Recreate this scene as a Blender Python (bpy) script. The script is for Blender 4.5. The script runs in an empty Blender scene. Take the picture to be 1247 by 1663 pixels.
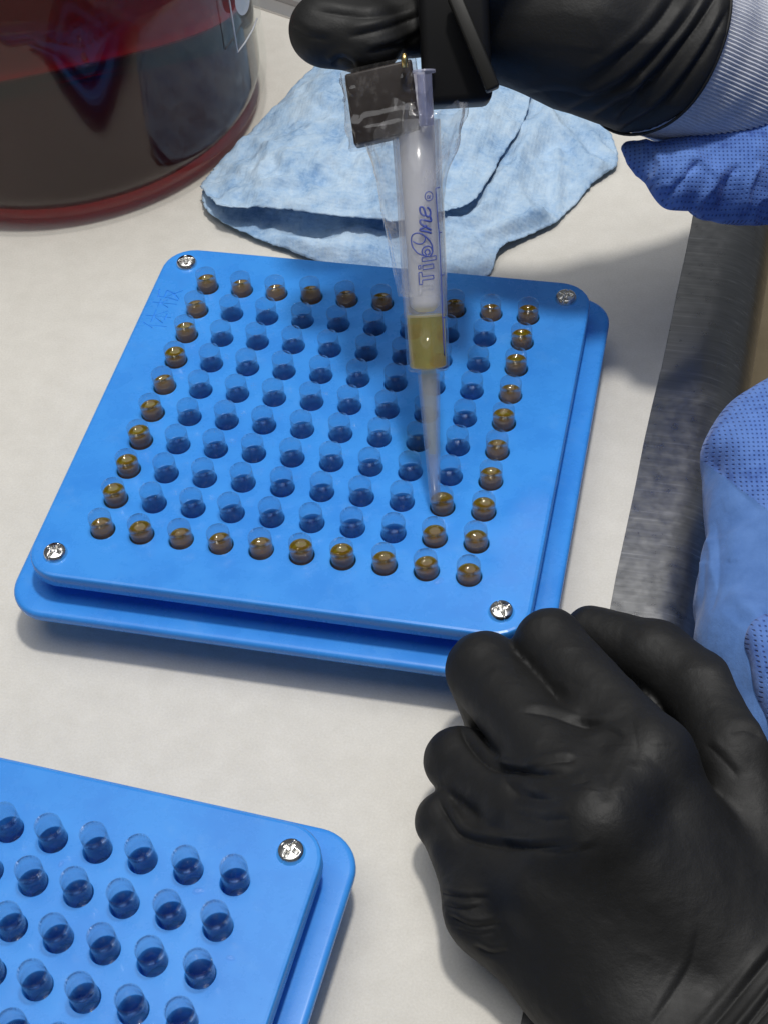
import bpy, bmesh, math, random
import numpy as np
from mathutils import Vector, Matrix
random.seed(7); np.random.seed(7)
# ------------------------------------------------------------------ camera, world, lights, exposure (1 unit = 1 cm)
S = bpy.context.scene
S.unit_settings.scale_length = 0.01
COL = S.collection
FPX = 2487.33; IW, IH = 1247.0, 1663.0
RC = np.array([[0.9753776, 0.2107735, -0.0649081], [0.1178043, -0.7467384, -0.6546021], [-0.1864421, 0.6308377, -0.7531820]])
CAM = np.array([11.737794, -34.061497, 36.199455])
cd = bpy.data.cameras.new('camera'); cam = bpy.data.objects.new('camera', cd); COL.objects.link(cam)
m = Matrix.Identity(4)
for i in range(3):
    m[i][0] = RC[0, i]; m[i][1] = -RC[1, i]; m[i][2] = -RC[2, i]; m[i][3] = CAM[i]
cam.matrix_world = m
cd.sensor_fit = 'VERTICAL'; cd.sensor_height = 36.0; cd.sensor_width = 36.0; cd.lens = FPX / IH * 36.0
cd.clip_start = 1.0; cd.clip_end = 2000.0
S.camera = cam
W = bpy.data.worlds.new('World'); S.world = W; W.use_nodes = True
bg = W.node_tree.nodes['Background']; bg.inputs[0].default_value = (0.86, 0.92, 1.0, 1); bg.inputs[1].default_value = 0.10
def area(name, loc, target, size, power, col):
    l = bpy.data.lights.new(name, 'AREA'); l.shape = 'DISK'; l.size = size; l.energy = power; l.color = col
    o = bpy.data.objects.new(name, l); COL.objects.link(o); o.location = loc
    o.rotation_euler = (Vector(target) - Vector(loc)).to_track_quat('-Z', 'Y').to_euler(); return o
area('task_lamp', (13, 6, 125), (2, -2, 0), 11.0, 93000, (1.0, 0.965, 0.90))
area('ceiling_lamp', (-4.7, 71.3, 92.4), (0, 0, 0), 5.0, 2600, (1.0, 0.97, 0.93))
area('overhead_fill', (-20, 10, 190), (0, 0, 0), 190.0, 185000, (0.97, 0.98, 1.0))  # broad fill added overhead for ambient light and softer shadows, no actual panel
S.view_settings.view_transform = 'Standard'; S.view_settings.look = 'None'; S.view_settings.exposure = -0.08; S.view_settings.gamma = 1.0
S.render.engine = 'CYCLES'
S.cycles.transparent_max_bounces = 40; S.cycles.max_bounces = 12; S.cycles.transmission_bounces = 12
TZ = -3.0                                            # table height; z = 0 is the top of the capsule plates

# ------------------------------------------------------------------ helpers
def at(px, py, z):                                   # photograph pixel + height -> point
    v = RC.T @ np.array([(px - IW / 2) / FPX, (py - IH / 2) / FPX, 1.0]); s = (z - CAM[2]) / v[2]
    return CAM + s * v
def proj(P):
    P = np.atleast_2d(P); c = (P - CAM) @ RC.T
    return np.stack([IW / 2 + FPX * c[:, 0] / c[:, 2], IH / 2 + FPX * c[:, 1] / c[:, 2]], 1), c[:, 2]
def tag(o, label=None, cat=None, group=None, kind=None):
    if label: o['label'] = label
    if cat: o['category'] = cat
    if group: o['group'] = group
    if kind: o['kind'] = kind
    return o
def link(name, me, mat=None, parent=None, smooth=True):
    o = bpy.data.objects.new(name, me); COL.objects.link(o)
    if mat is not None and not me.materials: me.materials.append(mat)
    if smooth: me.polygons.foreach_set('use_smooth', [True] * len(me.polygons))
    if parent is not None: o.parent = parent
    return o
def mesh(name, V, F):
    me = bpy.data.meshes.new(name); me.from_pydata([tuple(map(float, v)) for v in V], [], F); me.validate(); me.update(); return me
def empty(name, loc=(0, 0, 0), rz=0):
    o = bpy.data.objects.new(name, None); COL.objects.link(o); o.location = loc; o.rotation_euler = (0, 0, rz); return o
def lathe(prof, n=32, closed=False, rib=None):       # (r, z) profile turned round z
    V = []; F = []; k = len(prof)
    for i in range(n):
        a = 2 * math.pi * i / n; c, s = math.cos(a), math.sin(a)
        V += [(r * c, r * s, z) for r, z in prof]
    for i in range(n):
        j = (i + 1) % n
        for q in range(k if closed else k - 1):
            q2 = (q + 1) % k
            F.append((i * k + q, j * k + q, j * k + q2, i * k + q2))
    me = mesh('lathe', V, F)
    bm = bmesh.new(); bm.from_mesh(me); bmesh.ops.remove_doubles(bm, verts=bm.verts, dist=1e-5)
    bmesh.ops.recalc_face_normals(bm, faces=bm.faces); bm.to_mesh(me); bm.free(); return me
def frame_mat(o, x, y, z):
    M = Matrix.Identity(4)
    for i in range(3): M[i][0] = x[i]; M[i][1] = y[i]; M[i][2] = z[i]; M[i][3] = o[i]
    return M
def bevel_box(sx, sy, sz, b=0.1, seg=3, shape=None):
    bm = bmesh.new(); bmesh.ops.create_cube(bm, size=1.0)
    for v in bm.verts:
        v.co = Vector((v.co.x * sx, v.co.y * sy, v.co.z * sz))
        if shape: v.co = Vector(shape(v.co))
    bmesh.ops.bevel(bm, geom=list(bm.edges), offset=b, segments=seg, profile=0.5, affect='EDGES')
    me = bpy.data.meshes.new('box'); bm.to_mesh(me); bm.free(); return me
def rrect(h, r, n=10, hy=None):                      # rounded rectangle outline, counter-clockwise
    hy = h if hy is None else hy; P = []
    for cx, cy, a0 in ((h - r, hy - r, 0), (-h + r, hy - r, 90), (-h + r, -hy + r, 180), (h - r, -hy + r, 270)):
        for i in range(n + 1):
            a = math.radians(a0 + 90 * i / n); P.append((cx + r * math.cos(a), cy + r * math.sin(a)))
    return P
def loft(loops, cap_lo=True, cap_hi=True):           # loops of equal length -> tube with caps
    V = [p for L in loops for p in L]; n = len(loops[0]); F = []
    for k in range(len(loops) - 1):
        for i in range(n):
            j = (i + 1) % n; F.append((k * n + i, k * n + j, (k + 1) * n + j, (k + 1) * n + i))
    if cap_lo: F.append(tuple(range(n))[::-1])
    if cap_hi: F.append(tuple((len(loops) - 1) * n + i for i in range(n)))
    return mesh('loft', V, F)
def tube(path, r, n=6, cyc=False):
    path = [np.array(p, float) for p in path]; V = []; F = []; N = len(path)
    for i, p in enumerate(path):
        t = path[(i + 1) % N if cyc else min(i + 1, N - 1)] - path[(i - 1) % N if cyc else max(i - 1, 0)]
        t = t / (np.linalg.norm(t) + 1e-9); u = np.cross(t, (0.13, 0.21, 0.97)); u /= np.linalg.norm(u) + 1e-9; w = np.cross(t, u)
        rr = r(i / (N - 1)) if callable(r) else r
        for k in range(n):
            a = 2 * math.pi * k / n; V.append(p + rr * (math.cos(a) * u + math.sin(a) * w))
    for i in range(N if cyc else N - 1):
        j = (i + 1) % N
        for k in range(n):
            l = (k + 1) % n; F.append((i * n + k, i * n + l, j * n + l, j * n + k))
    if not cyc: F.append(tuple(range(n))[::-1]); F.append(tuple((N - 1) * n + k for k in range(n)))
    return mesh('tube', V, F)
def smooth_path(P, n=8):
    P = [np.array(p, float) for p in P]; out = []
    for i in range(len(P) - 1):
        a, b, c, d = P[max(i - 1, 0)], P[i], P[i + 1], P[min(i + 2, len(P) - 1)]
        for k in range(n):
            t = k / n; out.append(0.5 * ((2 * b) + (c - a) * t + (2 * a - 5 * b + 4 * c - d) * t * t + (3 * b - a - 3 * c + d) * t ** 3))
    out.append(P[-1]); return out

# ---- value noise for sculpting
_G = np.random.RandomState(3).rand(32, 32, 32)
def vnoise(P):
    P = np.asarray(P, float); i = np.floor(P).astype(int); f = P - i; f = f * f * (3 - 2 * f); r = 0
    for a in (0, 1):
        for b in (0, 1):
            for c in (0, 1):
                w = (f[:, 0] if a else 1 - f[:, 0]) * (f[:, 1] if b else 1 - f[:, 1]) * (f[:, 2] if c else 1 - f[:, 2])
                r = r + w * _G[(i[:, 0] + a) % 32, (i[:, 1] + b) % 32, (i[:, 2] + c) % 32]
    return r - 0.5
def fbm(P, o=4):
    P = np.asarray(P, float); r = 0; a = 1.0
    for _ in range(o): r = r + a * vnoise(P); P = P * 2.03 + 7.1; a *= 0.5
    return r
def ridged(P, o=3):                                  # 0 in the flats, 1 on sharp ridge lines
    P = np.asarray(P, float); r = 0; a = 1.0; t = 0
    for _ in range(o): r = r + a * (1 - np.minimum(1, np.abs(vnoise(P)) * 5)); t += a; P = P * 1.93 + 5.3; a *= 0.5
    return r / t
# ---- signed distance modelling
def d_cone(P, a, b, ra, rb):
    a = np.asarray(a, float); b = np.asarray(b, float); ab = b - a
    t = np.clip(((P - a) @ ab) / (ab @ ab), 0, 1)
    return np.linalg.norm(P - a - t[..., None] * ab, axis=-1) - (ra + (rb - ra) * t)
def d_ell(P, c, R, X, Y, Z):
    q = P - np.asarray(c, float); k = np.stack([q @ X / R[0], q @ Y / R[1], q @ Z / R[2]], -1)
    n = np.linalg.norm(k, axis=-1); n2 = np.linalg.norm(k / np.array(R), axis=-1) + 1e-6
    return n * (n - 1) / n2
def smin(a, b, k):
    h = np.maximum(k - np.abs(a - b), 0) / k; return np.minimum(a, b) - h * h * k * 0.25
def nets(fn, lo, hi, h):
    ax = [np.arange(lo[i], hi[i] + h, h) for i in range(3)]; n = [len(a) for a in ax]
    B = 5; nb = [-(-k // B) for k in n]                 # coarse blocks first; only blocks near the surface are evaluated finely
    cb = np.stack(np.meshgrid(*[lo[i] + (np.arange(nb[i]) * B + (B - 1) / 2) * h for i in range(3)], indexing='ij'), -1).reshape(-1, 3)
    Fc = fn(cb); near = np.abs(Fc) < (B / 2 + 1) * h * 1.75 + 0.25
    F = np.where(Fc < 0, -9.0, 9.0).reshape(nb)
    for i in range(3): F = np.repeat(F, B, axis=i)
    mk = near.reshape(nb)
    for i in range(3): mk = np.repeat(mk, B, axis=i)
    F = F[:n[0], :n[1], :n[2]].copy(); idx = np.argwhere(mk[:n[0], :n[1], :n[2]])
    G = idx * h + np.array(lo)
    F[tuple(idx.T)] = np.concatenate([fn(c) for c in np.array_split(G, max(1, len(G) // 300000))])
    sg = F < 0
    c = [(i, j, k) for i in (0, 1) for j in (0, 1) for k in (0, 1)]
    sl = lambda q: tuple(slice(q[i], n[i] - 1 + q[i]) for i in range(3))
    tot = sum(sg[sl(q)].astype(np.int8) for q in c)
    act = (tot > 0) & (tot < 8); idx = np.argwhere(act)
    acc = np.zeros((len(idx), 3)); cnt = np.zeros(len(idx))
    cv = {q: F[idx[:, 0] + q[0], idx[:, 1] + q[1], idx[:, 2] + q[2]] for q in c}
    for q in c:
        for d in range(3):
            if q[d] == 0:
                r = list(q); r[d] = 1; r = tuple(r); A, B = cv[q], cv[r]; s = (A < 0) != (B < 0)
                t = np.where(s, A / np.where(s, A - B, 1), 0)
                p = np.array(q, float)[None].repeat(len(idx), 0); p[:, d] += t
                acc += np.where(s[:, None], p, 0); cnt += s
    V = (idx + acc / cnt[:, None]) * h + np.array(lo)
    im = -np.ones(act.shape, int); im[tuple(idx.T)] = np.arange(len(idx)); Q = []
    for d in range(3):
        u, w = (d + 1) % 3, (d + 2) % 3
        a = [slice(None)] * 3; b = [slice(None)] * 3; a[d] = slice(0, -1); b[d] = slice(1, None)
        s0, s1 = sg[tuple(a)], sg[tuple(b)]; e = np.argwhere(s0 != s1)
        e = e[(e[:, u] > 0) & (e[:, w] > 0) & (e[:, u] < n[u] - 1) & (e[:, w] < n[w] - 1)]
        fl = s0[tuple(e.T)]
        def cell(du, dw):
            q = e.copy(); q[:, u] -= du; q[:, w] -= dw; return im[tuple(q.T)]
        f = np.stack([cell(1, 1), cell(0, 1), cell(0, 0), cell(1, 0)], 1); f[~fl] = f[~fl][:, ::-1]; Q.append(f)
    return V, np.concatenate(Q)
def biggest(V, Q):
    L = np.arange(len(V))
    while True:
        m_ = L[Q].min(1); L2 = L.copy()
        for k in range(4): np.minimum.at(L2, Q[:, k], m_)
        L2 = L2[L2]
        if (L2 == L).all(): break
        L = L2
    c = np.bincount(L).argmax(); k = L == c; idx = np.cumsum(k) - 1
    return V[k], idx[Q[k[Q[:, 0]]]]
def vnormals(V, Q):
    n = np.cross(V[Q[:, 2]] - V[Q[:, 0]], V[Q[:, 3]] - V[Q[:, 1]]); N = np.zeros_like(V)
    for k in range(4): np.add.at(N, Q[:, k], n)
    return N / (np.linalg.norm(N, axis=1)[:, None] + 1e-12)
def relax(V, Q, it=2):
    for _ in range(it):
        A = np.zeros_like(V); c = np.zeros(len(V))
        for k in range(4):
            for s in (1, 3): np.add.at(A, Q[:, k], V[Q[:, (k + s) % 4]]); np.add.at(c, Q[:, k], 1)
        V = V * 0.4 + 0.6 * A / c[:, None]
    return V
def crease(V, N, lines, fold=0.55):                  # (pixel polyline, half width px, depth cm): sharp grooves (+) with a fold above them, or ridges (-)
    px, _ = proj(V); face = np.clip(((CAM - V) * N).sum(1) / np.linalg.norm(CAM - V, axis=1) * 3, 0, 1); D = np.zeros(len(V))
    for pl, w, dep in lines:
        pl = np.array(smooth_path(pl, 5)); L = len(pl) - 1; m_ = 5 * w
        k = np.nonzero((px[:, 0] > pl[:, 0].min() - m_) & (px[:, 0] < pl[:, 0].max() + m_) & (px[:, 1] > pl[:, 1].min() - m_) & (px[:, 1] < pl[:, 1].max() + m_) & (face > 0))[0]
        if not len(k): continue
        q = px[k]; best = np.full(len(k), 1e9); tt = np.zeros(len(k)); sg = np.zeros(len(k))
        for i in range(L):
            a, b = pl[i], pl[i + 1]; ab = b - a; t = np.clip(((q - a) @ ab) / (ab @ ab + 1e-9), 0, 1); e = q - a - t[:, None] * ab
            dd = np.linalg.norm(e, axis=1); u = dd < best; best[u] = dd[u]; tt[u] = (i + t[u]) / L; sg[u] = -np.sign(e[u, 1])
        end = np.clip(np.minimum(tt, 1 - tt) * 4, 0.0, 1); end = end * end * (3 - 2 * end); sd = best * sg
        if dep > 0: v = dep * np.exp(-best / w) - fold * dep * np.exp(-((sd - 2.2 * w) / (1.3 * w)) ** 2)
        else: v = dep * np.exp(-(best / w) ** 2)
        D[k] += v * end
    return V - N * (D * face)[:, None]
def subdiv(V, Q, l=1):
    o = bpy.data.objects.new('tmp', qmesh(V, Q)); COL.objects.link(o); md = o.modifiers.new('s', 'SUBSURF'); md.levels = l; md.render_levels = l
    me = bpy.data.meshes.new_from_object(o.evaluated_get(bpy.context.evaluated_depsgraph_get())); bpy.data.objects.remove(o)
    v = np.zeros(len(me.vertices) * 3); me.vertices.foreach_get('co', v); q = np.zeros(len(me.loops), np.int32); me.loops.foreach_get('vertex_index', q)
    return v.reshape(-1, 3), q.reshape(-1, 4)
def qmesh(V, Q):
    me = bpy.data.meshes.new('sculpt'); me.vertices.add(len(V)); me.vertices.foreach_set('co', V.astype(np.float32).ravel())
    me.loops.add(len(Q) * 4); me.loops.foreach_set('vertex_index', Q.astype(np.int32).ravel())
    me.polygons.add(len(Q)); me.polygons.foreach_set('loop_start', np.arange(0, len(Q) * 4, 4, dtype=np.int32))
    me.polygons.foreach_set('loop_total', np.full(len(Q), 4, np.int32)); me.update(calc_edges=True); me.validate(); return me

# ------------------------------------------------------------------ materials
class Mat:
    def __init__(s, name):
        s.m = bpy.data.materials.new(name); s.m.use_nodes = True; s.t = s.m.node_tree; s.n = s.t.nodes; s.b = s.n['Principled BSDF']; s.out = s.n['Material Output']
    def add(s, ty, **kw):
        x = s.n.new(ty)
        for k, v in kw.items():
            if k.startswith('i_'):
                q = k[2:]; x.inputs[int(q) if q.isdigit() else q.replace('_', ' ')].default_value = v
            else: setattr(x, k, v)
        return x
    def ln(s, a, b): s.t.links.new(a, b)
    def p(s, **kw):
        for k, v in kw.items(): s.b.inputs[k.replace('_', ' ')].default_value = (v + (1,)) if isinstance(v, tuple) and len(v) == 3 else v
        return s
    def noise(s, scale, detail=4, rough=0.55, stretch=None, coord='Object', rot=None):
        tc = s.add('ShaderNodeTexCoord'); v = tc.outputs[coord]
        if stretch or rot:
            mp = s.add('ShaderNodeMapping'); s.ln(v, mp.inputs[0])
            if stretch: mp.inputs['Scale'].default_value = stretch
            if rot: mp.inputs['Rotation'].default_value = rot
            v = mp.outputs[0]
        n = s.add('ShaderNodeTexNoise', i_Scale=scale, i_Detail=detail, i_Roughness=rough); s.ln(v, n.inputs['Vector']); return n.outputs[0]
    def ramp(s, src, stops):
        r = s.add('ShaderNodeValToRGB'); e = r.color_ramp.elements
        e[0].position, e[0].color = stops[0][0], stops[0][1] + (1,); e[1].position, e[1].color = stops[-1][0], stops[-1][1] + (1,)
        for pz, c in stops[1:-1]: x = e.new(pz); x.color = c + (1,)
        s.ln(src, r.inputs[0]); return r.outputs[0]
    def bump(s, src, strength, dist=0.02, prev=None):
        b = s.add('ShaderNodeBump', i_Strength=strength, i_Distance=dist); s.ln(src, b.inputs['Height'])
        if prev is not None: s.ln(prev, b.inputs['Normal'])
        return b.outputs[0]
    def math(s, op, a, b=None):
        x = s.add('ShaderNodeMath', operation=op)
        for i, q in enumerate((a, b)):
            if q is None: continue
            if isinstance(q, (int, float)): x.inputs[i].default_value = q
            else: s.ln(q, x.inputs[i])
        return x.outputs[0]
def grey(v): return (v, v, v)

def m_paper():
    M = Mat('paper_liner'); M.p(Roughness=0.85)
    a = M.noise(1.2, 5, 0.6); b = M.noise(14, 3, 0.6)
    mx = M.math('ADD', M.math('MULTIPLY', a, 0.45), M.math('MULTIPLY', b, 0.55))
    M.ln(M.ramp(mx, [(0.36, (0.65, 0.625, 0.57)), (0.52, (0.70, 0.675, 0.62)), (0.66, (0.745, 0.72, 0.665))]), M.b.inputs['Base Color'])
    n = M.bump(M.noise(5, 5, 0.65), 0.35, 0.05); n = M.bump(M.noise(45, 2), 0.25, 0.01, n); M.ln(n, M.b.inputs['Normal']); return M.m
def m_blue(name='blue_plastic'):
    M = Mat(name); M.p(Roughness=0.36, Specular_IOR_Level=0.42)
    a = M.noise(0.45, 4, 0.6)
    c0 = M.ramp(a, [(0.35, (0.040, 0.265, 0.80)), (0.6, (0.050, 0.310, 0.87))])
    w1 = M.ramp(M.noise(3.0, 3, 0.6, (0.25, 2.6, 1), rot=(0, 0, 0.5)), [(0.70, grey(0)), (0.76, grey(1))]); w2 = M.ramp(M.noise(0.8, 2, 0.5), [(0.50, grey(0)), (0.62, grey(0.30))])
    mxc = M.add('ShaderNodeMixRGB'); mxc.inputs[2].default_value = (0.30, 0.52, 0.90, 1); M.ln(M.math('MULTIPLY', w1, w2), mxc.inputs[0]); M.ln(c0, mxc.inputs[1])
    w3 = M.ramp(M.noise(0.7, 5, 0.7), [(0.56, grey(0)), (0.72, grey(0.22))]); mx2 = M.add('ShaderNodeMixRGB'); mx2.inputs[2].default_value = (0.16, 0.42, 0.88, 1); M.ln(w3, mx2.inputs[0]); M.ln(mxc.outputs[0], mx2.inputs[1])
    M.ln(mx2.outputs[0], M.b.inputs['Base Color'])
    M.ln(M.ramp(M.noise(0.9, 5, 0.7), [(0.35, grey(0.25)), (0.7, grey(0.31))]), M.b.inputs['Roughness'])
    M.ln(M.bump(M.noise(1.1, 3), 0.06, 0.05), M.b.inputs['Normal'])
    return M.m
def m_steel():
    M = Mat('brushed_steel'); M.p(Metallic=1.0)
    s1 = M.noise(7, 4, 0.6, (0.035, 1.3, 0.3), rot=(0, 0, math.radians(3))); s2 = M.noise(2.0, 4, 0.6)
    M.ln(M.ramp(s1, [(0.3, grey(0.36)), (0.60, grey(0.46)), (0.76, grey(0.72))]), M.b.inputs['Base Color'])
    M.ln(M.ramp(s2, [(0.3, grey(0.26)), (0.7, grey(0.36))]), M.b.inputs['Roughness'])
    return M.m
def m_chrome():
    M = Mat('screw_metal'); M.p(Metallic=1.0, Base_Color=(0.78, 0.77, 0.74), Roughness=0.2); return M.m
def m_glove():
    M = Mat('black_nitrile'); M.p(Base_Color=(0.0095, 0.0095, 0.0095), Roughness=0.55, Specular_IOR_Level=0.42)
    M.ln(M.ramp(M.noise(0.8, 4, 0.6), [(0.35, grey(0.56)), (0.65, grey(0.68))]), M.b.inputs['Roughness'])
    n = M.bump(M.noise(2.4, 5, 0.62), 0.16, 0.08); n = M.bump(M.noise(13, 4, 0.6), 0.38, 0.018, n); M.ln(n, M.b.inputs['Normal']); return M.m
def m_black():
    M = Mat('black_pipette_plastic'); M.p(Base_Color=(0.006, 0.006, 0.0065), Roughness=0.5, Specular_IOR_Level=0.25)
    M.ln(M.bump(M.noise(30, 2), 0.08, 0.01), M.b.inputs['Normal']); return M.m
def thin(name, tint, fac_lo, rough=0.03, diff=None, dcol=(0.9, 0.92, 0.97), ior=1.5, bump=None, crumple=None):
    M = Mat(name); M.n.remove(M.b)
    tr = M.add('ShaderNodeBsdfTransparent'); tr.inputs[0].default_value = tint + (1,)
    gl = M.add('ShaderNodeBsdfGlossy'); gl.inputs['Roughness'].default_value = rough; gl.inputs[0].default_value = (1, 1, 1, 1)
    fr = M.add('ShaderNodeFresnel'); gm = M.add('ShaderNodeNewGeometry')
    M.ln(M.math('ADD', ior, M.math('MULTIPLY', gm.outputs['Backfacing'], 1.0 / ior - ior)), fr.inputs['IOR'])     # the same reflectance from both sides of a thin wall
    fac = M.math('MULTIPLY', fr.outputs[0], fac_lo)
    last = tr.outputs[0]
    if diff:
        df = M.add('ShaderNodeBsdfDiffuse'); df.inputs[0].default_value = dcol + (1,)
        tl = M.add('ShaderNodeBsdfTranslucent'); tl.inputs[0].default_value = dcol + (1,)
        m0 = M.add('ShaderNodeMixShader', i_0=0.5); M.ln(df.outputs[0], m0.inputs[1]); M.ln(tl.outputs[0], m0.inputs[2])
        mx = M.add('ShaderNodeMixShader', i_0=diff)
        if crumple: M.ln(M.ramp(M.noise(crumple[0], 5, 0.7, crumple[1]), [(0.40, grey(diff * 0.5)), (0.56, grey(diff)), (0.66, grey(crumple[2]))]), mx.inputs[0])
        M.ln(last, mx.inputs[1]); M.ln(m0.outputs[0], mx.inputs[2]); last = mx.outputs[0]
    m2 = M.add('ShaderNodeMixShader'); M.ln(fac, m2.inputs[0]); M.ln(last, m2.inputs[1]); M.ln(gl.outputs[0], m2.inputs[2])
    if bump:
        b = M.bump(M.noise(bump[0], 4, 0.6), bump[1], 0.05); M.ln(b, gl.inputs['Normal']); M.ln(b, fr.inputs['Normal'])
    M.ln(m2.outputs[0], M.out.inputs[0]); return M.m
def m_liquid(name, col, ior=1.42, dcol=None, dens=0.12):
    M = Mat(name); M.n.remove(M.b)
    rf = M.add('ShaderNodeBsdfGlass'); rf.inputs[0].default_value = col + (1,); rf.inputs['Roughness'].default_value = 0.02; rf.inputs['IOR'].default_value = ior
    tl = M.add('ShaderNodeBsdfTranslucent'); tl.inputs[0].default_value = (dcol or col) + (1,)
    mx = M.add('ShaderNodeMixShader', i_0=dens); M.ln(rf.outputs[0], mx.inputs[1]); M.ln(tl.outputs[0], mx.inputs[2]); M.ln(mx.outputs[0], M.out.inputs[0]); return M.m
def m_cloth():
    M = Mat('blue_wipe'); M.p(Roughness=0.95, Specular_IOR_Level=0.1)
    a = M.noise(0.55, 6, 0.68); b = M.noise(4.5, 4, 0.7)
    mx = M.math('ADD', M.math('MULTIPLY', a, 0.72), M.math('MULTIPLY', b, 0.28))
    M.ln(M.ramp(mx, [(0.36, (0.24, 0.40, 0.64)), (0.47, (0.40, 0.57, 0.78)), (0.60, (0.53, 0.68, 0.84))]), M.b.inputs['Base Color'])
    n = M.bump(M.noise(1.6, 5, 0.6), 0.55, 0.14)
    tc = M.add('ShaderNodeTexCoord'); sp = M.add('ShaderNodeSeparateXYZ'); M.ln(tc.outputs['Object'], sp.inputs[0])
    q = M.math('MULTIPLY', M.math('SINE', M.math('MULTIPLY', M.math('ADD', sp.outputs[0], sp.outputs[1]), 22.0)), M.math('SINE', M.math('MULTIPLY', M.math('SUBTRACT', sp.outputs[0], sp.outputs[1]), 22.0)))
    n = M.bump(q, 0.18, 0.03, n); n = M.bump(M.noise(22, 3, 0.6), 0.5, 0.03, n); M.ln(n, M.b.inputs['Normal']); return M.m
def m_gown(dots=True):
    M = Mat('gown_fabric' if dots else 'gown_fabric_plain'); M.p(Roughness=0.8, Specular_IOR_Level=0.2)
    M.p(Sheen_Weight=0.15)
    base = M.noise(1.3, 4, 0.6); n = M.bump(M.noise(2.0, 5, 0.65), 0.35, 0.12)
    if dots:
        tc = M.add('ShaderNodeTexCoord'); sp = M.add('ShaderNodeSeparateXYZ'); M.ln(tc.outputs['UV'], sp.inputs[0])
        sx = M.math('SINE', M.math('MULTIPLY', sp.outputs[0], 2 * math.pi / 0.13)); sy = M.math('SINE', M.math('MULTIPLY', sp.outputs[1], 2 * math.pi / 0.13))
        d = M.math('MULTIPLY', M.math('MAXIMUM', sx, 0.0), M.math('MAXIMUM', sy, 0.0))
        c = M.ramp(M.math('SUBTRACT', base, M.math('MULTIPLY', d, 0.30)), [(0.25, (0.045, 0.10, 0.36)), (0.42, (0.100, 0.205, 0.56)), (0.6, (0.13, 0.255, 0.65))])
        n = M.bump(M.math('SUBTRACT', 1.0, d), 0.7, 0.05, n)
    else:
        c = M.ramp(base, [(0.3, (0.080, 0.180, 0.45)), (0.65, (0.110, 0.230, 0.54))]); n = M.bump(M.noise(40, 2), 0.25, 0.015, n)
    M.ln(c, M.b.inputs['Base Color']); M.ln(n, M.b.inputs['Normal']); return M.m
def m_plain(name, col, rough=0.6, **kw):
    M = Mat(name); M.p(Base_Color=col, Roughness=rough, **kw); return M.m
def m_knit():
    M = Mat('white_knit'); M.p(Roughness=0.9, Specular_IOR_Level=0.1, Sheen_Weight=0.2)
    M.ln(M.ramp(M.noise(6, 4), [(0.3, (0.66, 0.68, 0.74)), (0.7, (0.80, 0.81, 0.85))]), M.b.inputs['Base Color'])
    M.ln(M.bump(M.noise(22, 3, 0.6), 0.5, 0.03), M.b.inputs['Normal']); return M.m
def m_redglass():
    M = Mat('bottle_glass'); M.n.remove(M.b)
    g = M.add('ShaderNodeBsdfGlass'); g.inputs['IOR'].default_value = 1.5; g.inputs['Roughness'].default_value = 0.0; g.inputs[0].default_value = (0.97, 0.98, 0.97, 1)
    M.ln(g.outputs[0], M.out.inputs[0]); return M.m
def m_redliquid():
    M = Mat('red_extract'); M.n.remove(M.b)
    g = M.add('ShaderNodeBsdfGlass'); g.inputs['IOR'].default_value = 1.36; g.inputs[0].default_value = (1, 1, 1, 1)
    v = M.add('ShaderNodeVolumeAbsorption'); v.inputs[0].default_value = (0.878, 0.08, 0.02, 1); v.inputs['Density'].default_value = 0.95
    M.ln(g.outputs[0], M.out.inputs[0]); M.ln(v.outputs[0], M.out.inputs['Volume']); return M.m

PAPER = m_paper(); BLUE = m_blue(); STEEL = m_steel(); CHROME = m_chrome(); GLOVE = m_glove(); BLACK = m_black()
SHELL = thin('clear_gelatin', (0.925, 0.93, 0.935), 0.8, 0.05, diff=0.012, ior=1.42)
OIL = thin('amber_oil', (0.88, 0.56, 0.08), 1.1, 0.012, diff=0.17, dcol=(1.0, 0.58, 0.015), ior=1.46)
CLOTH = m_cloth(); GOWN = m_gown(True); GOWNP = m_gown(False); KNIT = m_knit()
TIPM = thin('frosted_polypropylene', (0.95, 0.95, 0.96), 0.8, 0.16, diff=0.17, dcol=(0.90, 0.90, 0.92))
FILM = thin('clear_film', (0.98, 0.98, 0.98), 1.1, 0.08, diff=0.10, dcol=(0.92, 0.92, 0.94), bump=(1.6, 0.9), crumple=(1.1, (1.6, 0.8, 0.6), 0.42))
INK = m_plain('blue_ink', (0.035, 0.075, 0.42), 0.5)
SHAFT = m_plain('white_shaft', (0.86, 0.86, 0.87), 0.45)

# ------------------------------------------------------------------ the setting: paper liner, steel bench, floor
E0 = at(1120, 370, TZ); E1 = at(990, 985, TZ); ed = (E1 - E0) / np.linalg.norm(E1 - E0)          # the paper's free edge
pr_ = np.array([-ed[1], ed[0], 0.0])
if pr_[0] < 0: pr_ = -pr_                                                                         # pointing right, off the bench
def edge_pt(s, off, z): q = E0 + ed * s + pr_ * off; return (q[0], q[1], z)
SS = np.linspace(-60, 80, 71)
V = []; F = []
for s in SS:
    wob = 0.03 * math.sin(s * 0.35) + 0.02 * math.sin(s * 0.9 + 1)
    for off, z in ((-90, TZ), (-60, TZ), (-1.0, TZ), (wob, TZ), (wob, TZ - 0.03)): V.append(edge_pt(s, off, z))
for i in range(len(SS) - 1):
    for k in range(4): F.append((i * 5 + k, i * 5 + k + 1, (i + 1) * 5 + k + 1, (i + 1) * 5 + k))
me = mesh('paper', V, F)
tag(link('paper_table_liner', me, PAPER, smooth=False), 'pale off-white absorbent paper covering the bench top', kind='structure')
V = []; F = []; prof = [(-92, TZ - 0.05), (0, TZ - 0.05), (1.35, TZ - 0.05)]
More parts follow.
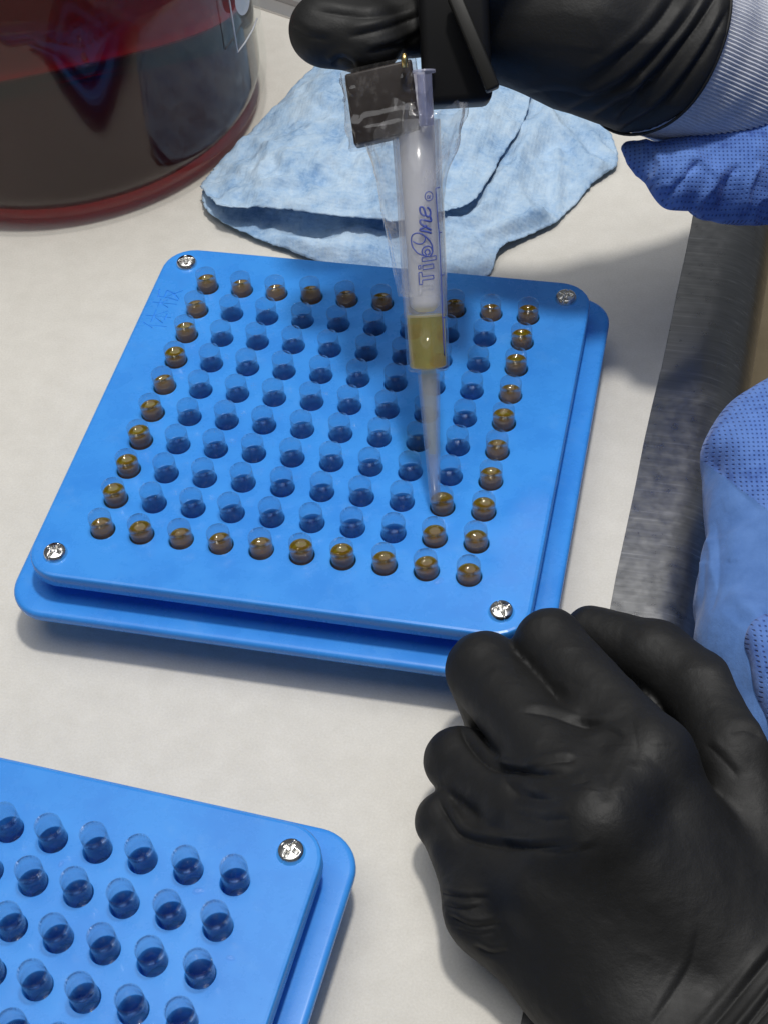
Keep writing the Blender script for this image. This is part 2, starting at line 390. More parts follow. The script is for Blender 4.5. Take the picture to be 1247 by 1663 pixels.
for i in range(1, 13):
    a = math.radians(86 * i / 12); prof.append((1.35 + 1.9 * math.sin(a), TZ - 0.05 - 1.9 * (1 - math.cos(a))))
prof.append((3.3, -14)); k = len(prof)
for s in SS:
    for off, z in prof: V.append(edge_pt(s, off, z))
for i in range(len(SS) - 1):
    for q in range(k - 1): F.append((i * k + q, i * k + q + 1, (i + 1) * k + q + 1, (i + 1) * k + q))
tag(link('steel_bench_top', mesh('bench', V, F), STEEL), 'scratched brushed steel bench with rounded front edge', kind='structure')
M = Mat('tan_floor'); M.p(Roughness=0.6)
M.ln(M.ramp(M.noise(0.12, 4), [(0.3, (0.40, 0.31, 0.19)), (0.7, (0.52, 0.42, 0.27))]), M.b.inputs['Base Color'])
tag(link('floor', mesh('floor', [(-300, -300, -85), (400, -300, -85), (400, 400, -85), (-300, 400, -85)], [(0, 1, 2, 3)]), M.m, smooth=False), 'tan floor below the bench edge', kind='structure')
# steel rail along the back of the bench
ra, rb = at(428, 17, TZ), at(461, 28, TZ); rd = (rb - ra) / np.linalg.norm(rb - ra); rn = np.array([-rd[1], rd[0], 0])
rail = empty('bench_rail', tuple(ra)); tag(rail, 'bright stepped metal rail at the back of the bench', 'rail')
for o0, o1, z1 in ((0.0, 0.28, 0.12), (0.30, 0.95, 0.05), (0.97, 1.9, 0.35)):
    V = []
    for s in (-40, 60):
        for o, z in ((o0, 0.01), (o0, z1), (o1, z1), (o1, 0.01)): q = rd * s + rn * o; V.append((q[0], q[1], z))
    me = mesh('strip', V, [(0, 1, 2, 3)[::-1], (4, 5, 6, 7), (0, 1, 5, 4), (1, 2, 6, 5), (2, 3, 7, 6), (3, 0, 4, 7)])
    link('rail_strip', me, m_plain('rail_metal', (0.62, 0.61, 0.60), 0.35, Metallic=0.7), rail, smooth=False)

# ------------------------------------------------------------------ capsule filling plates
HP, HR = 1.3, 0.397                                   # hole pitch and radius
def plate_mesh():
    bm = bmesh.new(); NS = 24; T = -0.57
    def ring(cx, cy, r, z): return [(cx + r * math.cos(2 * math.pi * (i + 0.0) / NS), cy + r * math.sin(2 * math.pi * i / NS), z) for i in range(NS)]
    def square(cx, cy, z):
        P = []
        for i in range(NS):
            a = 2 * math.pi * i / NS; c, s = math.cos(a), math.sin(a)
            # six equal steps per side, starting at the middle of the right side
            q = (i + 3) % NS; side, t = divmod(q, 6); t = t / 6 * HP - HP / 2; h = HP / 2
            P.append([(cx + h, cy + t, z), (cx - t, cy + h, z), (cx - h, cy - t, z), (cx + t, cy - h, z)][side])
        return P
    V = []; F = []
    def add(P): b = len(V); V.extend(P); return b
    for i in range(10):
        for j in range(10):
            cx, cy = (j - 4.5) * HP, (4.5 - i) * HP
            sq = add(square(cx, cy, 0)); r0 = add(ring(cx, cy, HR + 0.018, 0)); r1 = add(ring(cx, cy, HR, -0.018)); r2 = add(ring(cx, cy, HR, -1.13)); r3 = add(ring(cx, cy, HR + 0.07, -1.13)); r4 = add(ring(cx, cy, HR + 0.07, T)); sb = add(square(cx, cy, T))
            for k in range(NS):
                l = (k + 1) % NS
                for a, b in ((sq, r0), (r0, r1), (r1, r2), (r2, r3), (r3, r4), (r4, sb)): F.append((a + k, a + l, b + l, b + k))
    n = 60; G = 6.5
    def gridloop(z): 
        P = []
        for side in range(4):
            for t in range(n):
                u = t / n * 2 * G - G; P.append([(G, u, z), (-u, G, z), (-G, -u, z), (u, -G, z)][side])
        return P
    def outline(h, r, z):
        P = rrect(h, r, 12); P = P[-7:] + P[:-7]      # start near the middle of the lower-right corner
        L = [0]
        for a, b in zip(P, P[1:] + P[:1]): L.append(L[-1] + math.dist(a, b))
        out = []
        for k in range(4 * n):
            # quarter starts at the corner diagonal
            d = k / (4 * n) * L[-1]
            q = next(i for i in range(len(P)) if L[i + 1] >= d - 1e-9); f = (d - L[q]) / max(1e-9, L[q + 1] - L[q]); a, b = P[q], P[(q + 1) % len(P)]
            out.append((a[0] + (b[0] - a[0]) * f, a[1] + (b[1] - a[1]) * f, z))
        return out
    loops = [gridloop(0), outline(7.78, 1.0, 0), outline(7.85, 1.07, -0.02), outline(7.89, 1.11, -0.07), outline(7.89, 1.11, T + 0.06), outline(7.85, 1.07, T), gridloop(T)]
    B = [add(L) for L in loops]
    for a, b in zip(B, B[1:]):
        for k in range(4 * n):
            l = (k + 1) % (4 * n); F.append((a + k, b + k, b + l, a + l))
    me = mesh('top_plate', V, F); bm.from_mesh(me); bmesh.ops.remove_doubles(bm, verts=bm.verts, dist=1e-4)
    bmesh.ops.recalc_face_normals(bm, faces=bm.faces); bm.to_mesh(me); bm.free(); return me
TOP = plate_mesh()
def stroke_box(P, w=0.035, d=0.05):                   # engraved stroke: thin box along each segment
    bm = bmesh.new()
    for a, b in zip(P, P[1:]):
        a = Vector((a[0], a[1], 0)); b = Vector((b[0], b[1], 0)); t = (b - a); L = t.length; t.normalize(); u = Vector((-t.y, t.x, 0)) * w / 2; t = t * w * 0.3
        q = [a - t - u, b + t - u, b + t + u, a - t + u]
        vs = [bm.verts.new((v.x, v.y, z)) for z in (-d, d) for v in q]
        for f in ((3, 2, 1, 0), (4, 5, 6, 7), (0, 1, 5, 4), (1, 2, 6, 5), (2, 3, 7, 6), (3, 0, 4, 7)): bm.faces.new([vs[i] for i in f])
    me = bpy.data.meshes.new('stroke'); bm.to_mesh(me); bm.free(); return me
# the two characters in a unit box (x right, y up), turned a quarter left along the plate's left side
TI = [[(0.28, 0.98), (0.02, 0.52)], [(0.17, 0.70), (0.17, 0.0)], [(0.34, 0.70), (1.0, 0.70)], [(0.66, 0.98), (0.66, 0.0)], [(0.64, 0.68), (0.34, 0.22)], [(0.68, 0.68), (1.0, 0.22)], [(0.5, 0.2), (0.84, 0.2)]]
BAN = [[(0.0, 0.70), (0.42, 0.70)], [(0.21, 0.98), (0.21, 0.0)], [(0.2, 0.66), (0.0, 0.28)], [(0.23, 0.62), (0.40, 0.42)], [(0.95, 0.95), (0.52, 0.86)], [(0.54, 0.88), (0.52, 0.4), (0.42, 0.02)], [(0.56, 0.62), (0.92, 0.62), (0.76, 0.26), (0.5, 0.0)], [(0.60, 0.50), (0.98, 0.0)]]
def engraved_top():
    me = TOP.copy(); o = bpy.data.objects.new('tmp', me); COL.objects.link(o); cut = []
    for n_, (ch, y0) in enumerate(((TI, 3.42), (BAN, 4.58))):
        for st in ch:
            P = [(-6.72 - 0.92 * v, y0 + 0.98 * u) for u, v in st]
            for a, b in zip(P, P[1:]):
                c = bpy.data.objects.new('cut', stroke_box([a, b], 0.04 + 0.0007 * len(cut), 0.05 + 0.0009 * len(cut))); COL.objects.link(c); cut.append(c)
                md = o.modifiers.new('b', 'BOOLEAN'); md.operation = 'DIFFERENCE'; md.solver = 'EXACT'; md.object = c
    dg = bpy.context.evaluated_depsgraph_get(); r = bpy.data.meshes.new_from_object(o.evaluated_get(dg))
    for c in cut + [o]: bpy.data.objects.remove(c)
    return r
def base_mesh():
    L = []
    for h, r, z in ((8.30, 1.0, -1.66), (8.45, 1.15, -1.64), (8.53, 1.23, -1.56), (8.56, 1.26, -1.44), (8.56, 1.26, -1.33), (8.53, 1.23, -1.25), (8.46, 1.16, -1.21), (8.38, 1.08, -1.2)):
        L.append([(x, y, z) for x, y in rrect(h, r, 10)])
    return loft(L)
def frame_ring(ho, hi, z0, z1):
    a, b = rrect(ho, 0.4, 4), rrect(hi, 0.3, 4); n = len(a); V = [(x, y, z) for z in (z0, z1) for x, y in a] + [(x, y, z) for z in (z0, z1) for x, y in b]; F = []
    for i in range(n):
        j = (i + 1) % n
        F += [(i, j, n + j, n + i), (2 * n + j, 2 * n + i, 3 * n + i, 3 * n + j), (n + i, n + j, 3 * n + j, 3 * n + i), (j, i, 2 * n + i, 2 * n + j)]
    return mesh('frame', V, F)
def screw_mesh():
    N = 44; R = 0.395; V = []; F = []; ids = {}
    def hgt(x, y):
        r = math.hypot(x, y); z = 0.235 - 0.10 * (r / R) ** 2 - 0.13 * max(0, (r / R - 0.78) / 0.22) ** 2
        u, w = abs(x), abs(y); k = 1.0 if r < 0.23 else max(0, 1 - (r - 0.23) / 0.03)
        c = max(0, min(1, (0.062 - min(u, w)) / 0.02)) * k
        z -= c * (0.15 - 0.25 * r)
        z -= 0.05 * max(0, min(1, (0.03 - w) / 0.012)); return z
    for i in range(N + 1):
        for j in range(N + 1):
            a, b = i / N * 2 - 1, j / N * 2 - 1                       # square to disc
            x, y = a * math.sqrt(1 - b * b / 2) * R, b * math.sqrt(1 - a * a / 2) * R; V.append((x, y, hgt(x, y)))
    for i in range(N):
        for j in range(N): q = i * (N + 1) + j; F.append((q, q + N + 1, q + N + 2, q + 1))
    b = [i * (N + 1) for i in range(N)] + [N * (N + 1) + j for j in range(N)] + [i * (N + 1) + N for i in range(N, 0, -1)] + list(range(N, 0, -1))
    k0 = len(V)
    for q in b: x, y, z = V[q]; V.append((x * 1.0, y * 1.0, 0.0))
    for i in range(len(b)): j = (i + 1) % len(b); F.append((b[i], b[j], k0 + j, k0 + i)[::-1])
    me = mesh('screw', V, F); bm = bmesh.new(); bm.from_mesh(me); bmesh.ops.recalc_face_normals(bm, faces=bm.faces); bm.to_mesh(me); bm.free(); return me
BASE = base_mesh(); RISER = frame_ring(7.15, 6.8, -1.21, -0.56); FOOT = loft([[(x, y, z) for x, y in rrect(h, 0.9, 8)] for h, z in ((6.9, TZ + 0.004), (7.1, TZ + 0.2), (7.2, -1.65))]); SCREW = screw_mesh()
def build_plate(loc, rz, label, top):
    t = empty('capsule_filling_plate', loc, rz); tag(t, label, 'capsule filler', 'blue capsule filling plates')
    link('top_plate', top, BLUE, t, smooth=False); link('base_plate', BASE, BLUE, t); link('spacer_frame', RISER, BLUE, t, smooth=False); link('foot_block', FOOT, BLUE, t)
    for k, (x, y) in enumerate(((-7.02, 7.02), (7.02, 7.02), (7.02, -7.02), (-7.02, -7.02))):
        s = link('screw', SCREW, CHROME, t); s.location = (x, y, -0.01); s.rotation_euler = (0, 0, (0.35, 1.45, 2.05, 1.25)[k] + rz * 3)
    return t
TOPE = engraved_top()
for me in (TOP, TOPE):                                # smooth shading inside the holes only shows on round walls
    me.polygons.foreach_set('use_smooth', [abs(p.normal.z) < 0.9 for p in me.polygons]); 
plate1 = build_plate((0, 0, 0), 0, 'large blue capsule plate under the pipette with amber-filled capsules along its border', TOPE)
P2 = np.array([-4.57, -22.34]); A2 = math.radians(-3.52)
plate2 = build_plate((P2[0], P2[1], 0.0), A2, 'blue capsule plate cut off by the lower left corner, all its capsules empty', TOP)
plate2.rotation_euler = (0, 0, A2)

# capsules: clear gelatin bodies standing in the holes
def shell_mesh(seg=28):
    Ro, Ri = 0.366, 0.353; o = []; n = 7
    for i in range(n + 1):
        a = math.pi / 2 * i / n; o.append((Ro * math.sin(a), -1.19 + Ro * (1 - math.cos(a))))
    o += [(Ro, -0.2), (Ro, 0.16), (Ro - 0.003, 0.19), (Ro - 0.003, 0.21), (Ro, 0.23), (Ro, 0.55)]
    q = [(Ri, 0.552), (Ri, 0.23), (Ri - 0.003, 0.21), (Ri - 0.003, 0.19), (Ri, 0.16), (Ri, -0.2)]
    for i in range(n, -1, -1):
        a = math.pi / 2 * i / n; q.append((Ri * math.sin(a), -1.177 + Ri * (1 - math.cos(a))))
    return lathe(o + q, seg)
def oil_mesh(level, seg=24):
    R = 0.347; p = []; n = 6
    for i in range(n + 1):
        a = math.pi / 2 * i / n; p.append((R * math.sin(a), -1.17 + R * (1 - math.cos(a))))
    p += [(R, level - 0.3), (R, level + 0.045), (R * 0.9, level + 0.020), (R * 0.75, level - 0.010), (R * 0.55, level - 0.030), (R * 0.3, level - 0.045), (0, level - 0.05)]
    return lathe(p, seg)
SHM = shell_mesh(); SHM.materials.append(SHELL)
OILM = [oil_mesh(l) for l in (0.10, 0.15, 0.20, 0.24, 0.05)]
for me in OILM: me.materials.append(OIL)
for me in [SHM] + OILM: me.polygons.foreach_set('use_smooth', [True] * len(me.polygons))
ORD = ['first', 'second', 'third', 'fourth', 'fifth', 'sixth', 'seventh', 'eighth', 'ninth', 'tenth']
def capsule(x, y, z, label, group, filled, tilt):
    o = bpy.data.objects.new('gelatin_capsule', SHM); COL.objects.link(o); o.location = (x, y, z)
    o.rotation_euler = (tilt[0], tilt[1], random.uniform(0, 6.28)); o.rotation_mode = 'XYZ'
    tag(o, label, 'capsule', group)
    if filled:
        f = bpy.data.objects.new('oil_fill', random.choice(OILM)); COL.objects.link(f); f.parent = o
    return o
rnd = random.Random(11)
for i in range(10):
    for j in range(10):
        filled = i in (0, 9) or j in (0, 9) or (i, j) in ((8, 8), (7, 8))
        x, y = (j - 4.5) * HP, (4.5 - i) * HP
        lab = '%s capsule under the pipette, %s row from front, %s from left' % ('amber-filled' if filled else 'empty clear', ORD[9 - i], ORD[j])
        if (i, j) == (7, 8): lab = 'clear capsule with the pipette tip in its mouth, third row from the front'
        capsule(x + rnd.uniform(-0.015, 0.015), y + rnd.uniform(-0.012, 0.02), rnd.uniform(0.04, 0.12), lab, 'clear capsules in the plate under the pipette', filled, (rnd.uniform(-0.035, 0.02), rnd.uniform(-0.055, 0.015)))
ca, sa = math.cos(A2), math.sin(A2)
for i in range(10):
    for j in range(10):
        lx, ly = (j - 4.5) * HP * 1.006, (4.5 - i) * HP * 1.006
        x, y = P2[0] + ca * lx - sa * ly, P2[1] + sa * lx + ca * ly
        q = proj(np.array([[x, y, 0.3]]))[0][0]
        if q[0] < -40 or q[1] > 1720: continue
        capsule(x + rnd.uniform(-0.015, 0.015), y + rnd.uniform(-0.012, 0.02), rnd.uniform(0.18, 0.26),
                'empty clear capsule, %s row from the back, %s from the right on the corner plate' % (ORD[i], ORD[9 - j]), 'empty capsules in the corner plate', False, (rnd.uniform(-0.04, 0.02), rnd.uniform(-0.06, 0.0)))

# small spilled drops on the plates
DROP = thin('clear_drop', (0.97, 0.98, 1.0), 1.0, 0.02, diff=0.04, ior=1.38)
for px, py, r, lab in ((712, 944, 0.11, 'small clear drop beside the ninth capsule of the front row'), (322, 1447, 0.10, 'tiny clear drop between the two rightmost capsules of the corner plate'), (375, 1556, 0.08, 'tiny clear drop right of the second row on the corner plate'), (100, 1403, 0.07, 'tiny clear drop near the back row of the corner plate'), (322, 441, 0.07, 'tiny clear drop beside the far left screw')):
    q = at(px, py, 0.002); d = link('liquid_drop', lathe([(0, 0.03)] + [(r * math.sin(a), 0.05 * math.cos(a)) for a in np.linspace(0.1, math.pi / 2, 6)] , 14), DROP)
    d.location = tuple(q); d.scale = (1, 1.6, 1); d.rotation_euler = (0, 0, 0.4 + px); tag(d, lab, 'drop')

# ------------------------------------------------------------------ bottle of red liquid
BC = (-16.9, 19.97); BR = 9.0
bot = empty('glass_bottle', (BC[0], BC[1], TZ)); tag(bot, 'large glass bottle of dark red liquid on the paper', 'bottle')
def corner(R, r, z0, n=8): return [(R - r + r * math.sin(math.pi / 2 * i / n), z0 + r * (1 - math.cos(math.pi / 2 * i / n))) for i in range(n + 1)]
out = [(0, 0.25), (3, 0.2), (5.6, 0.02)] + corner(BR, 1.84, 0.0) + [(BR, 8), (BR, 15)]
inn = [(BR - 0.28, 15), (BR - 0.28, 8)] + corner(BR - 0.28, 1.6, 0.4)[::-1] + [(5.4, 0.45), (3, 0.6), (0, 0.65)]
link('bottle_wall', lathe(out + inn, 96), thin('bottle_glass', (0.975, 0.985, 0.98), 0.28, 0.0, diff=0.003, ior=1.5), bot)
liq = [(0, 0.68), (3, 0.63), (5.4, 0.47)] + corner(BR - 0.30, 1.6, 0.42) + [(BR - 0.30, 8), (BR - 0.30, 12.5), (0, 12.5)]
link('red_liquid', lathe(liq, 96), m_redliquid(), bot)
# white printed panel corner and disc on the glass (ink laid on the curved wall)
INKW = m_plain('white_print', (0.62, 0.64, 0.70), 0.6)
def on_bottle(px, py):
    v = RC.T @ np.array([(px - IW / 2) / FPX, (py - IH / 2) / FPX, 1.0]); o = CAM - np.array([BC[0], BC[1], 0]); R = BR + 0.012
    a = v[0] ** 2 + v[1] ** 2; b = o[0] * v[0] + o[1] * v[1]; c = o[0] ** 2 + o[1] ** 2 - R * R; D = b * b - a * c
    if D < 0: return None
    q = CAM + v * ((-b - math.sqrt(D)) / a); return q - np.array([BC[0], BC[1], TZ])
P = [on_bottle(*p) for p in ((366, -40), (373, 0), (380, 45), (386.5, 85), (398, 70), (411, 48), (418, 30))]; P = [p for p in P if p is not None]
link('printed_line', tube(P, 0.035), INKW, bot)
disc = [on_bottle(394 + 12 * math.cos(a) * 1.0, 0 + 25 * math.sin(a)) for a in np.linspace(0, 2 * math.pi, 25)[:-1]]
if all(d is not None for d in disc): link('printed_disc', mesh('disc', disc, [tuple(range(24))]), INKW, bot, smooth=False)

# ------------------------------------------------------------------ blue wipe
def star_patch(outline, centre, zc, rings, dome, seed, creases=(), amp=0.18, jag=0.022, thick=0.05):
    O = smooth_path(outline + [outline[0]], 14)[:-1]; O = np.array([np.append(at(p[0], p[1], p[2])[:2], p[2]) for p in O]); C0 = at(centre[0], centre[1], zc); n = len(O)
    O[:, :2] += jag * np.random.RandomState(seed).randn(n, 2); V = [C0]
    for k in range(1, rings + 1):
        t = k / rings; L = C0 + (O - C0) * t; L[:, 2] = O[:, 2] + (C0[2] - O[:, 2]) * dome(t); V += list(L)
    V = np.array(V); Q = V.copy(); Q[:, 2] = seed
    fade = np.concatenate([[1]] + [np.full(n, min(1, (rings - k) / 5 + 0.15)) for k in range(1, rings + 1)])
    V[:, 2] += fade * (amp * fbm(Q * [0.55, 0.55, 1], 4) + 0.4 * amp * fbm(Q * [2.2, 2.2, 1], 3) + 0.32 * (ridged(Q * [0.38, 0.38, 1] + 0.35 * fbm(Q * [0.5, 0.5, 1], 2)[:, None], 2) - 0.3))
    for a, b, w, h in creases:
        a, b = at(*a, TZ + 0.5)[:2], at(*b, TZ + 0.5)[:2]; ab = b - a; t = np.clip(((V[:, :2] - a) @ ab) / (ab @ ab), 0, 1)
        dd = np.linalg.norm(V[:, :2] - a - t[:, None] * ab, axis=1); V[:, 2] += h * np.exp(-(dd / w) ** 2) * fade
    V[:, 2] = np.maximum(V[:, 2], TZ + 0.04); F = []
    for i in range(n): F.append((0, 1 + i, 1 + (i + 1) % n))
    for k in range(rings - 1):
        for i in range(n):
            j = (i + 1) % n; F.append((1 + k * n + i, 1 + (k + 1) * n + i, 1 + (k + 1) * n + j, 1 + k * n + j))
    return mesh('cloth', V, F)
wipe = empty('cleaning_wipe', tuple(at(650, 280, TZ))); tag(wipe, 'crumpled pale blue absorbent wipe folded behind the capsule plate', 'wipe')
def wl(name, me):
    o = link(name, me, CLOTH); o.parent = wipe; o.matrix_parent_inverse = Matrix.Translation(-wipe.location)
    s = o.modifiers.new('t', 'SOLIDIFY'); s.thickness = 0.04; return o
z = TZ
wl('lower_layer', star_patch([(328, 312, z + .5), (340, 345, z + .45), (400, 378, z + .4), (470, 408, z + .25), (545, 436, z + .15), (640, 462, z + .1), (740, 462, z + .1), (792, 446, z + .1), (812, 402, z + .45), (850, 384, z + .35), (905, 358, z + .25), (960, 300, z + .2), (1003, 258, z + .3), (960, 180, z + .3), (800, 60, z + .2), (640, 20, z + .1), (540, 90, z + .05), (450, 190, z + .05), (370, 270, z + .1)],
    (640, 270), z + 1.0, 90, lambda t: 1 - t ** 3, 5, [((885, 200), (980, 275), 0.25, 0.3), ((905, 250), (905, 330), 0.2, 0.22), ((885, 205), (780, 360), 0.5, 0.35), ((790, 385), (880, 350), 0.25, 0.3), ((470, 395), (600, 415), 0.6, 0.5), ((440, 360), (520, 372), .4, -.3)], amp=0.34))
wl('upper_layer', star_patch([(325, 303, z + .75), (342, 318, z + 1.2), (363, 333, z + 1.45), (440, 338, z + 1.5), (520, 347, z + 1.6), (600, 355, z + 1.6), (650, 358, z + 1.6), (700, 345, z + 1.5), (735, 338, z + 1.4), (775, 318, z + 1.3), (815, 252, z + 1.2), (855, 180, z + 1.1), (850, 90, z + 1.0), (700, 30, z + .6), (570, 62, z + .3), (505, 112, z + .2), (440, 182, z + .25), (385, 235, z + .35), (345, 278, z + .5)],
    (590, 230), z + 2.1, 80, lambda t: 1 - t ** 2.2, 21, [((470, 300), (640, 320), 0.5, 0.22), ((730, 200), (735, 320), 0.25, -0.12), ((400, 290), (500, 250), 0.6, .2)], amp=0.42))

# ------------------------------------------------------------------ pipette with its tip
T0 = at(706, 815, 0.42); T1 = at(681, 317, 7.7); AX = (T1 - T0) / np.linalg.norm(T1 - T0)
view = (CAM - T1); view /= np.linalg.norm(view); E1v = np.cross(AX, view); E1v /= np.linalg.norm(E1v); E2v = np.cross(E1v, AX)      # right, toward the viewer's side
if E2v @ view < 0: E1v, E2v = -E1v, -E2v
_s = np.linspace(-3, 22, 600); _y = proj(T0 + _s[:, None] * AX)[0][:, 1]
def s_of(y): return float(np.interp(-y, -_y, _s))
def sc(s): return FPX / proj((T0 + s * AX))[1][0]      # pixels per cm at that place
def axpx(s): return proj(T0 + s * AX)[0][0]
def pframe(s=0.0): return frame_mat(T0 + s * AX, E1v, E2v, AX)
pip = empty('pipette', tuple(T0)); tag(pip, 'black pipette with a long frosted tip of yellow oil dipping into a capsule', 'pipette')
def pl(name, me, mat, smooth=True, parent=None):       # a part given in pipette coordinates (right, toward viewer, up the axis)
    me.transform(pframe()); o = link(name, me, mat, smooth=smooth); o.parent = parent or pip; o.matrix_parent_inverse = Matrix.Identity(4) if parent else Matrix.Translation(-pip.location); return o
sh = s_of(601); top = s_of(196); rb_ = 34.5 / sc(sh); rt_ = 37.5 / sc(s_of(320)); rtop = 40 / sc(top)
s737 = s_of(737)
def rn(y, w): return w / 2 / sc(s_of(y))
outer = [(rn(812, 17), 0.0), (rn(740, 24), s_of(740)), (rn(640, 34), s_of(640)), (rn(612, 36), sh - 0.12), (rn(612, 38), sh - 0.03)] + [(rb_ * 0.9, sh - 0.02), (rb_ * 0.98, sh + 0.05), (rb_, sh + 0.16), (rt_, s_of(320)), (rtop, top)]
inner = [(max(r - 0.075, 0.05), zz) for r, zz in outer]
inner[4] = (inner[3][0], sh + 0.05); inner[5] = (rb_ * 0.8, sh + 0.08); inner[6] = (rb_ * 0.88, sh + 0.13)
lt = s_of(514); bme = lathe([outer[i] for i in range(8)] + [(rb_ + (rt_ - rb_) * (lt - sh) / (s_of(320) - sh), lt)] + outer[8:] + inner[::-1][:2] + [(rb_ + (rt_ - rb_) * (lt - sh) / (s_of(320) - sh) - 0.075, lt)] + inner[::-1][2:], 48, closed=True)
WET = thin('wetted_polypropylene', (0.97, 0.97, 0.96), 0.8, 0.06, diff=0.035, dcol=(0.90, 0.90, 0.86))     # the wall turns clear where oil wets it
bme.materials.append(TIPM); bme.materials.append(WET)
bme.polygons.foreach_set('material_index', [1 if sh - 0.1 < p.center.z < lt and abs(p.normal.z) < 0.95 else 0 for p in bme.polygons])
barrel = pl('pipette_tip', bme, None)
oil = [(0, sh + 0.02), (inner[3][0] - 0.01, sh + 0.03), (rb_ * 0.79, sh + 0.09), (rb_ * 0.87, sh + 0.14), (rb_ - 0.085, sh + 0.22), (rb_ - 0.07, lt + 0.06), (rb_ - 0.2, lt), (0, lt - 0.01)]
bore = [(0, s737), (rn(740, 24) - 0.12, s737), (rn(640, 34) - 0.12, s_of(640)), (inner[3][0] - 0.03, sh), (0, sh)]
pl('oil_in_bore', lathe(bore, 32), thin('pale_oil', (0.98, 0.96, 0.86), 0.8, 0.05, diff=0.22, dcol=(0.88, 0.88, 0.74), ior=1.4))
TOIL = thin('yellow_oil', (0.98, 0.86, 0.36), 0.8, 0.02, diff=0.22, dcol=(1.0, 0.72, 0.10), ior=1.40)
pl('oil_column', lathe(oil, 40), TOIL)
ws = 24 / sc(s_of(480))
pl('shaft', lathe([(0, s_of(507)), (ws * 0.55, s_of(506)), (ws * 0.95, s_of(497)), (ws, s_of(490)), (ws * 1.12, s_of(320)), (ws * 1.2, s_of(200)), (ws * 1.2, s_of(120)), (0, s_of(120))], 32), SHAFT)
# lettering and scale printed on the tip: strokes traced in (right, down) around the axis and laid on the curved wall
def on_tip(zx, zy):                                    # coordinates of the enlarged print -> point on the barrel
    px, py = 620 + zx / 6.929, 280 + zy / 6.929; s = s_of(py); c = axpx(s); off = (px - c[0]) / sc(s)
    r = float(np.interp(s, [sh, s_of(320), top], [rb_, rt_, rtop])) + 0.012; off = max(-r * 0.985, min(r * 0.985, off)); return (off, math.sqrt(r * r - off * off), s)
INKS = []
def ink(P, w=0.02, sm=True, cyc=False):
    P = smooth_path(P, 5) if sm else [p for a, b in zip(P, P[1:]) for p in [np.array(a) + (np.array(b) - np.array(a)) * t for t in np.linspace(0, 1, 6)[:-1]]] + [np.array(P[-1])]
    INKS.append((tube([on_tip(*p) for p in P], w, 5)))
for P in ([(412, 1120), (420, 1255), (456, 1252), (453, 1206), (580, 1197), (577, 1157), (450, 1166), (446, 1118), (412, 1120)], [(455, 1042), (577, 1032), (580, 1078), (458, 1090), (455, 1042)], [(408, 1044), (434, 1042), (436, 1078), (411, 1080), (408, 1044)], [(447, 955), (605, 942), (607, 986), (450, 1000), (447, 955)]): ink(P, 0.017, False)
ink([(520, 945), (470, 930), (448, 890), (470, 845), (520, 832), (555, 860), (562, 905), (540, 940)], 0.022)
ink([(500, 930), (480, 900), (495, 872), (525, 875), (535, 905), (515, 925)], 0.024)
ink([(470, 935), (400, 900), (345, 830), (330, 750), (350, 695), (410, 683), (470, 715), (485, 755), (455, 798), (400, 800), (350, 770)], 0.022)
ink([(440, 690), (480, 720), (530, 770), (560, 830), (566, 900), (545, 935)], 0.024)
ink([(552, 690), (500, 672), (435, 655), (432, 640), (470, 625), (500, 600)], 0.034)
ink([(550, 655), (490, 620), (445, 590), (428, 562), (440, 540), (490, 548), (545, 560), (548, 530), (535, 505)], 0.034)
ink([(480, 500), (440, 470), (424, 425), (432, 398), (458, 402), (478, 440), (492, 490), (520, 508), (543, 480), (535, 430), (505, 402)], 0.032)
ink([(525 + 44 * math.cos(a), 280 + 50 * math.sin(a)) for a in np.linspace(0, 2 * math.pi, 15)], 0.015)
ink([(545, 300), (505, 305), (506, 275), (524, 270), (527, 300), (546, 268)], 0.012, False)
ink([(645, 185), (602, 195), (625, 560), (640, 690), (662, 1165), (680, 1640), (700, 2060)], 0.017, False)
for a, b in (((640, 690), (668, 685)), ((662, 1165), (695, 1161)), ((680, 1640), (712, 1636))): ink([a, b], 0.016, False)
bm = bmesh.new()
for me in INKS: bm.from_mesh(me)
me = bpy.data.meshes.new('print'); bm.to_mesh(me); bm.free()
tag(pl('printed_lettering', me, INK, parent=barrel), 'blue printed script lettering and graduation line on the tip')
# crumpled clear film wrapped round the tip and the housing
V = []; F = []; NF = 140; rows = [(y, c, r) for y, c, r in ((172, 676, 78), (190, 672, 80), (210, 668, 79), (232, 667, 75), (262, 668, 64), (300, 669, 55), (345, 671, 49), (390, 675, 45), (430, 679, 42), (455, 682, 40), (480, 686, 38.5))]
rows = [tuple(p) for p in smooth_path(rows, 6)]; NRW = len(rows)
for k, (y, c, r) in enumerate(rows):
    s = s_of(y); cc = (c - axpx(s)[0]) / sc(s); r = r / sc(s); u = k / NRW; wild = max(0.0, 1 - u * 1.15)
    A_ = np.arange(NF) / NF * 2 * math.pi; Pn = np.stack([np.cos(A_) * 1.5 + 3, np.sin(A_) * 1.5, np.full(NF, s * 0.45)], 1)
    dsp = wild * (0.34 * fbm(Pn, 3) + 0.20 * (ridged(Pn * 1.3, 2) - 0.4)) + 0.03 * ridged(Pn * 2.0, 2)
    for i, a in enumerate(A_):
        sq = 0.60 + 0.40 * min(1, u * 1.3); rr = max(r * (1 + dsp[i]), 0.0)
        x, yv = cc + rr * math.cos(a), rr * math.sin(a) * sq; rm = float(np.interp(s, [sh, top], [rb_, rtop])) + 0.02; d = math.hypot(x, yv)
        if d < rm: x, yv = x / d * rm, yv / d * rm
        V.append((x, yv, s + wild * 0.25 * math.sin(3 * a + 1) * (k < 8) * (1 - k / 8)))
for k in range(NRW - 1):
    for i in range(NF): j = (i + 1) % NF; F.append((k * NF + i, k * NF + j, (k + 1) * NF + j, (k + 1) * NF + i))
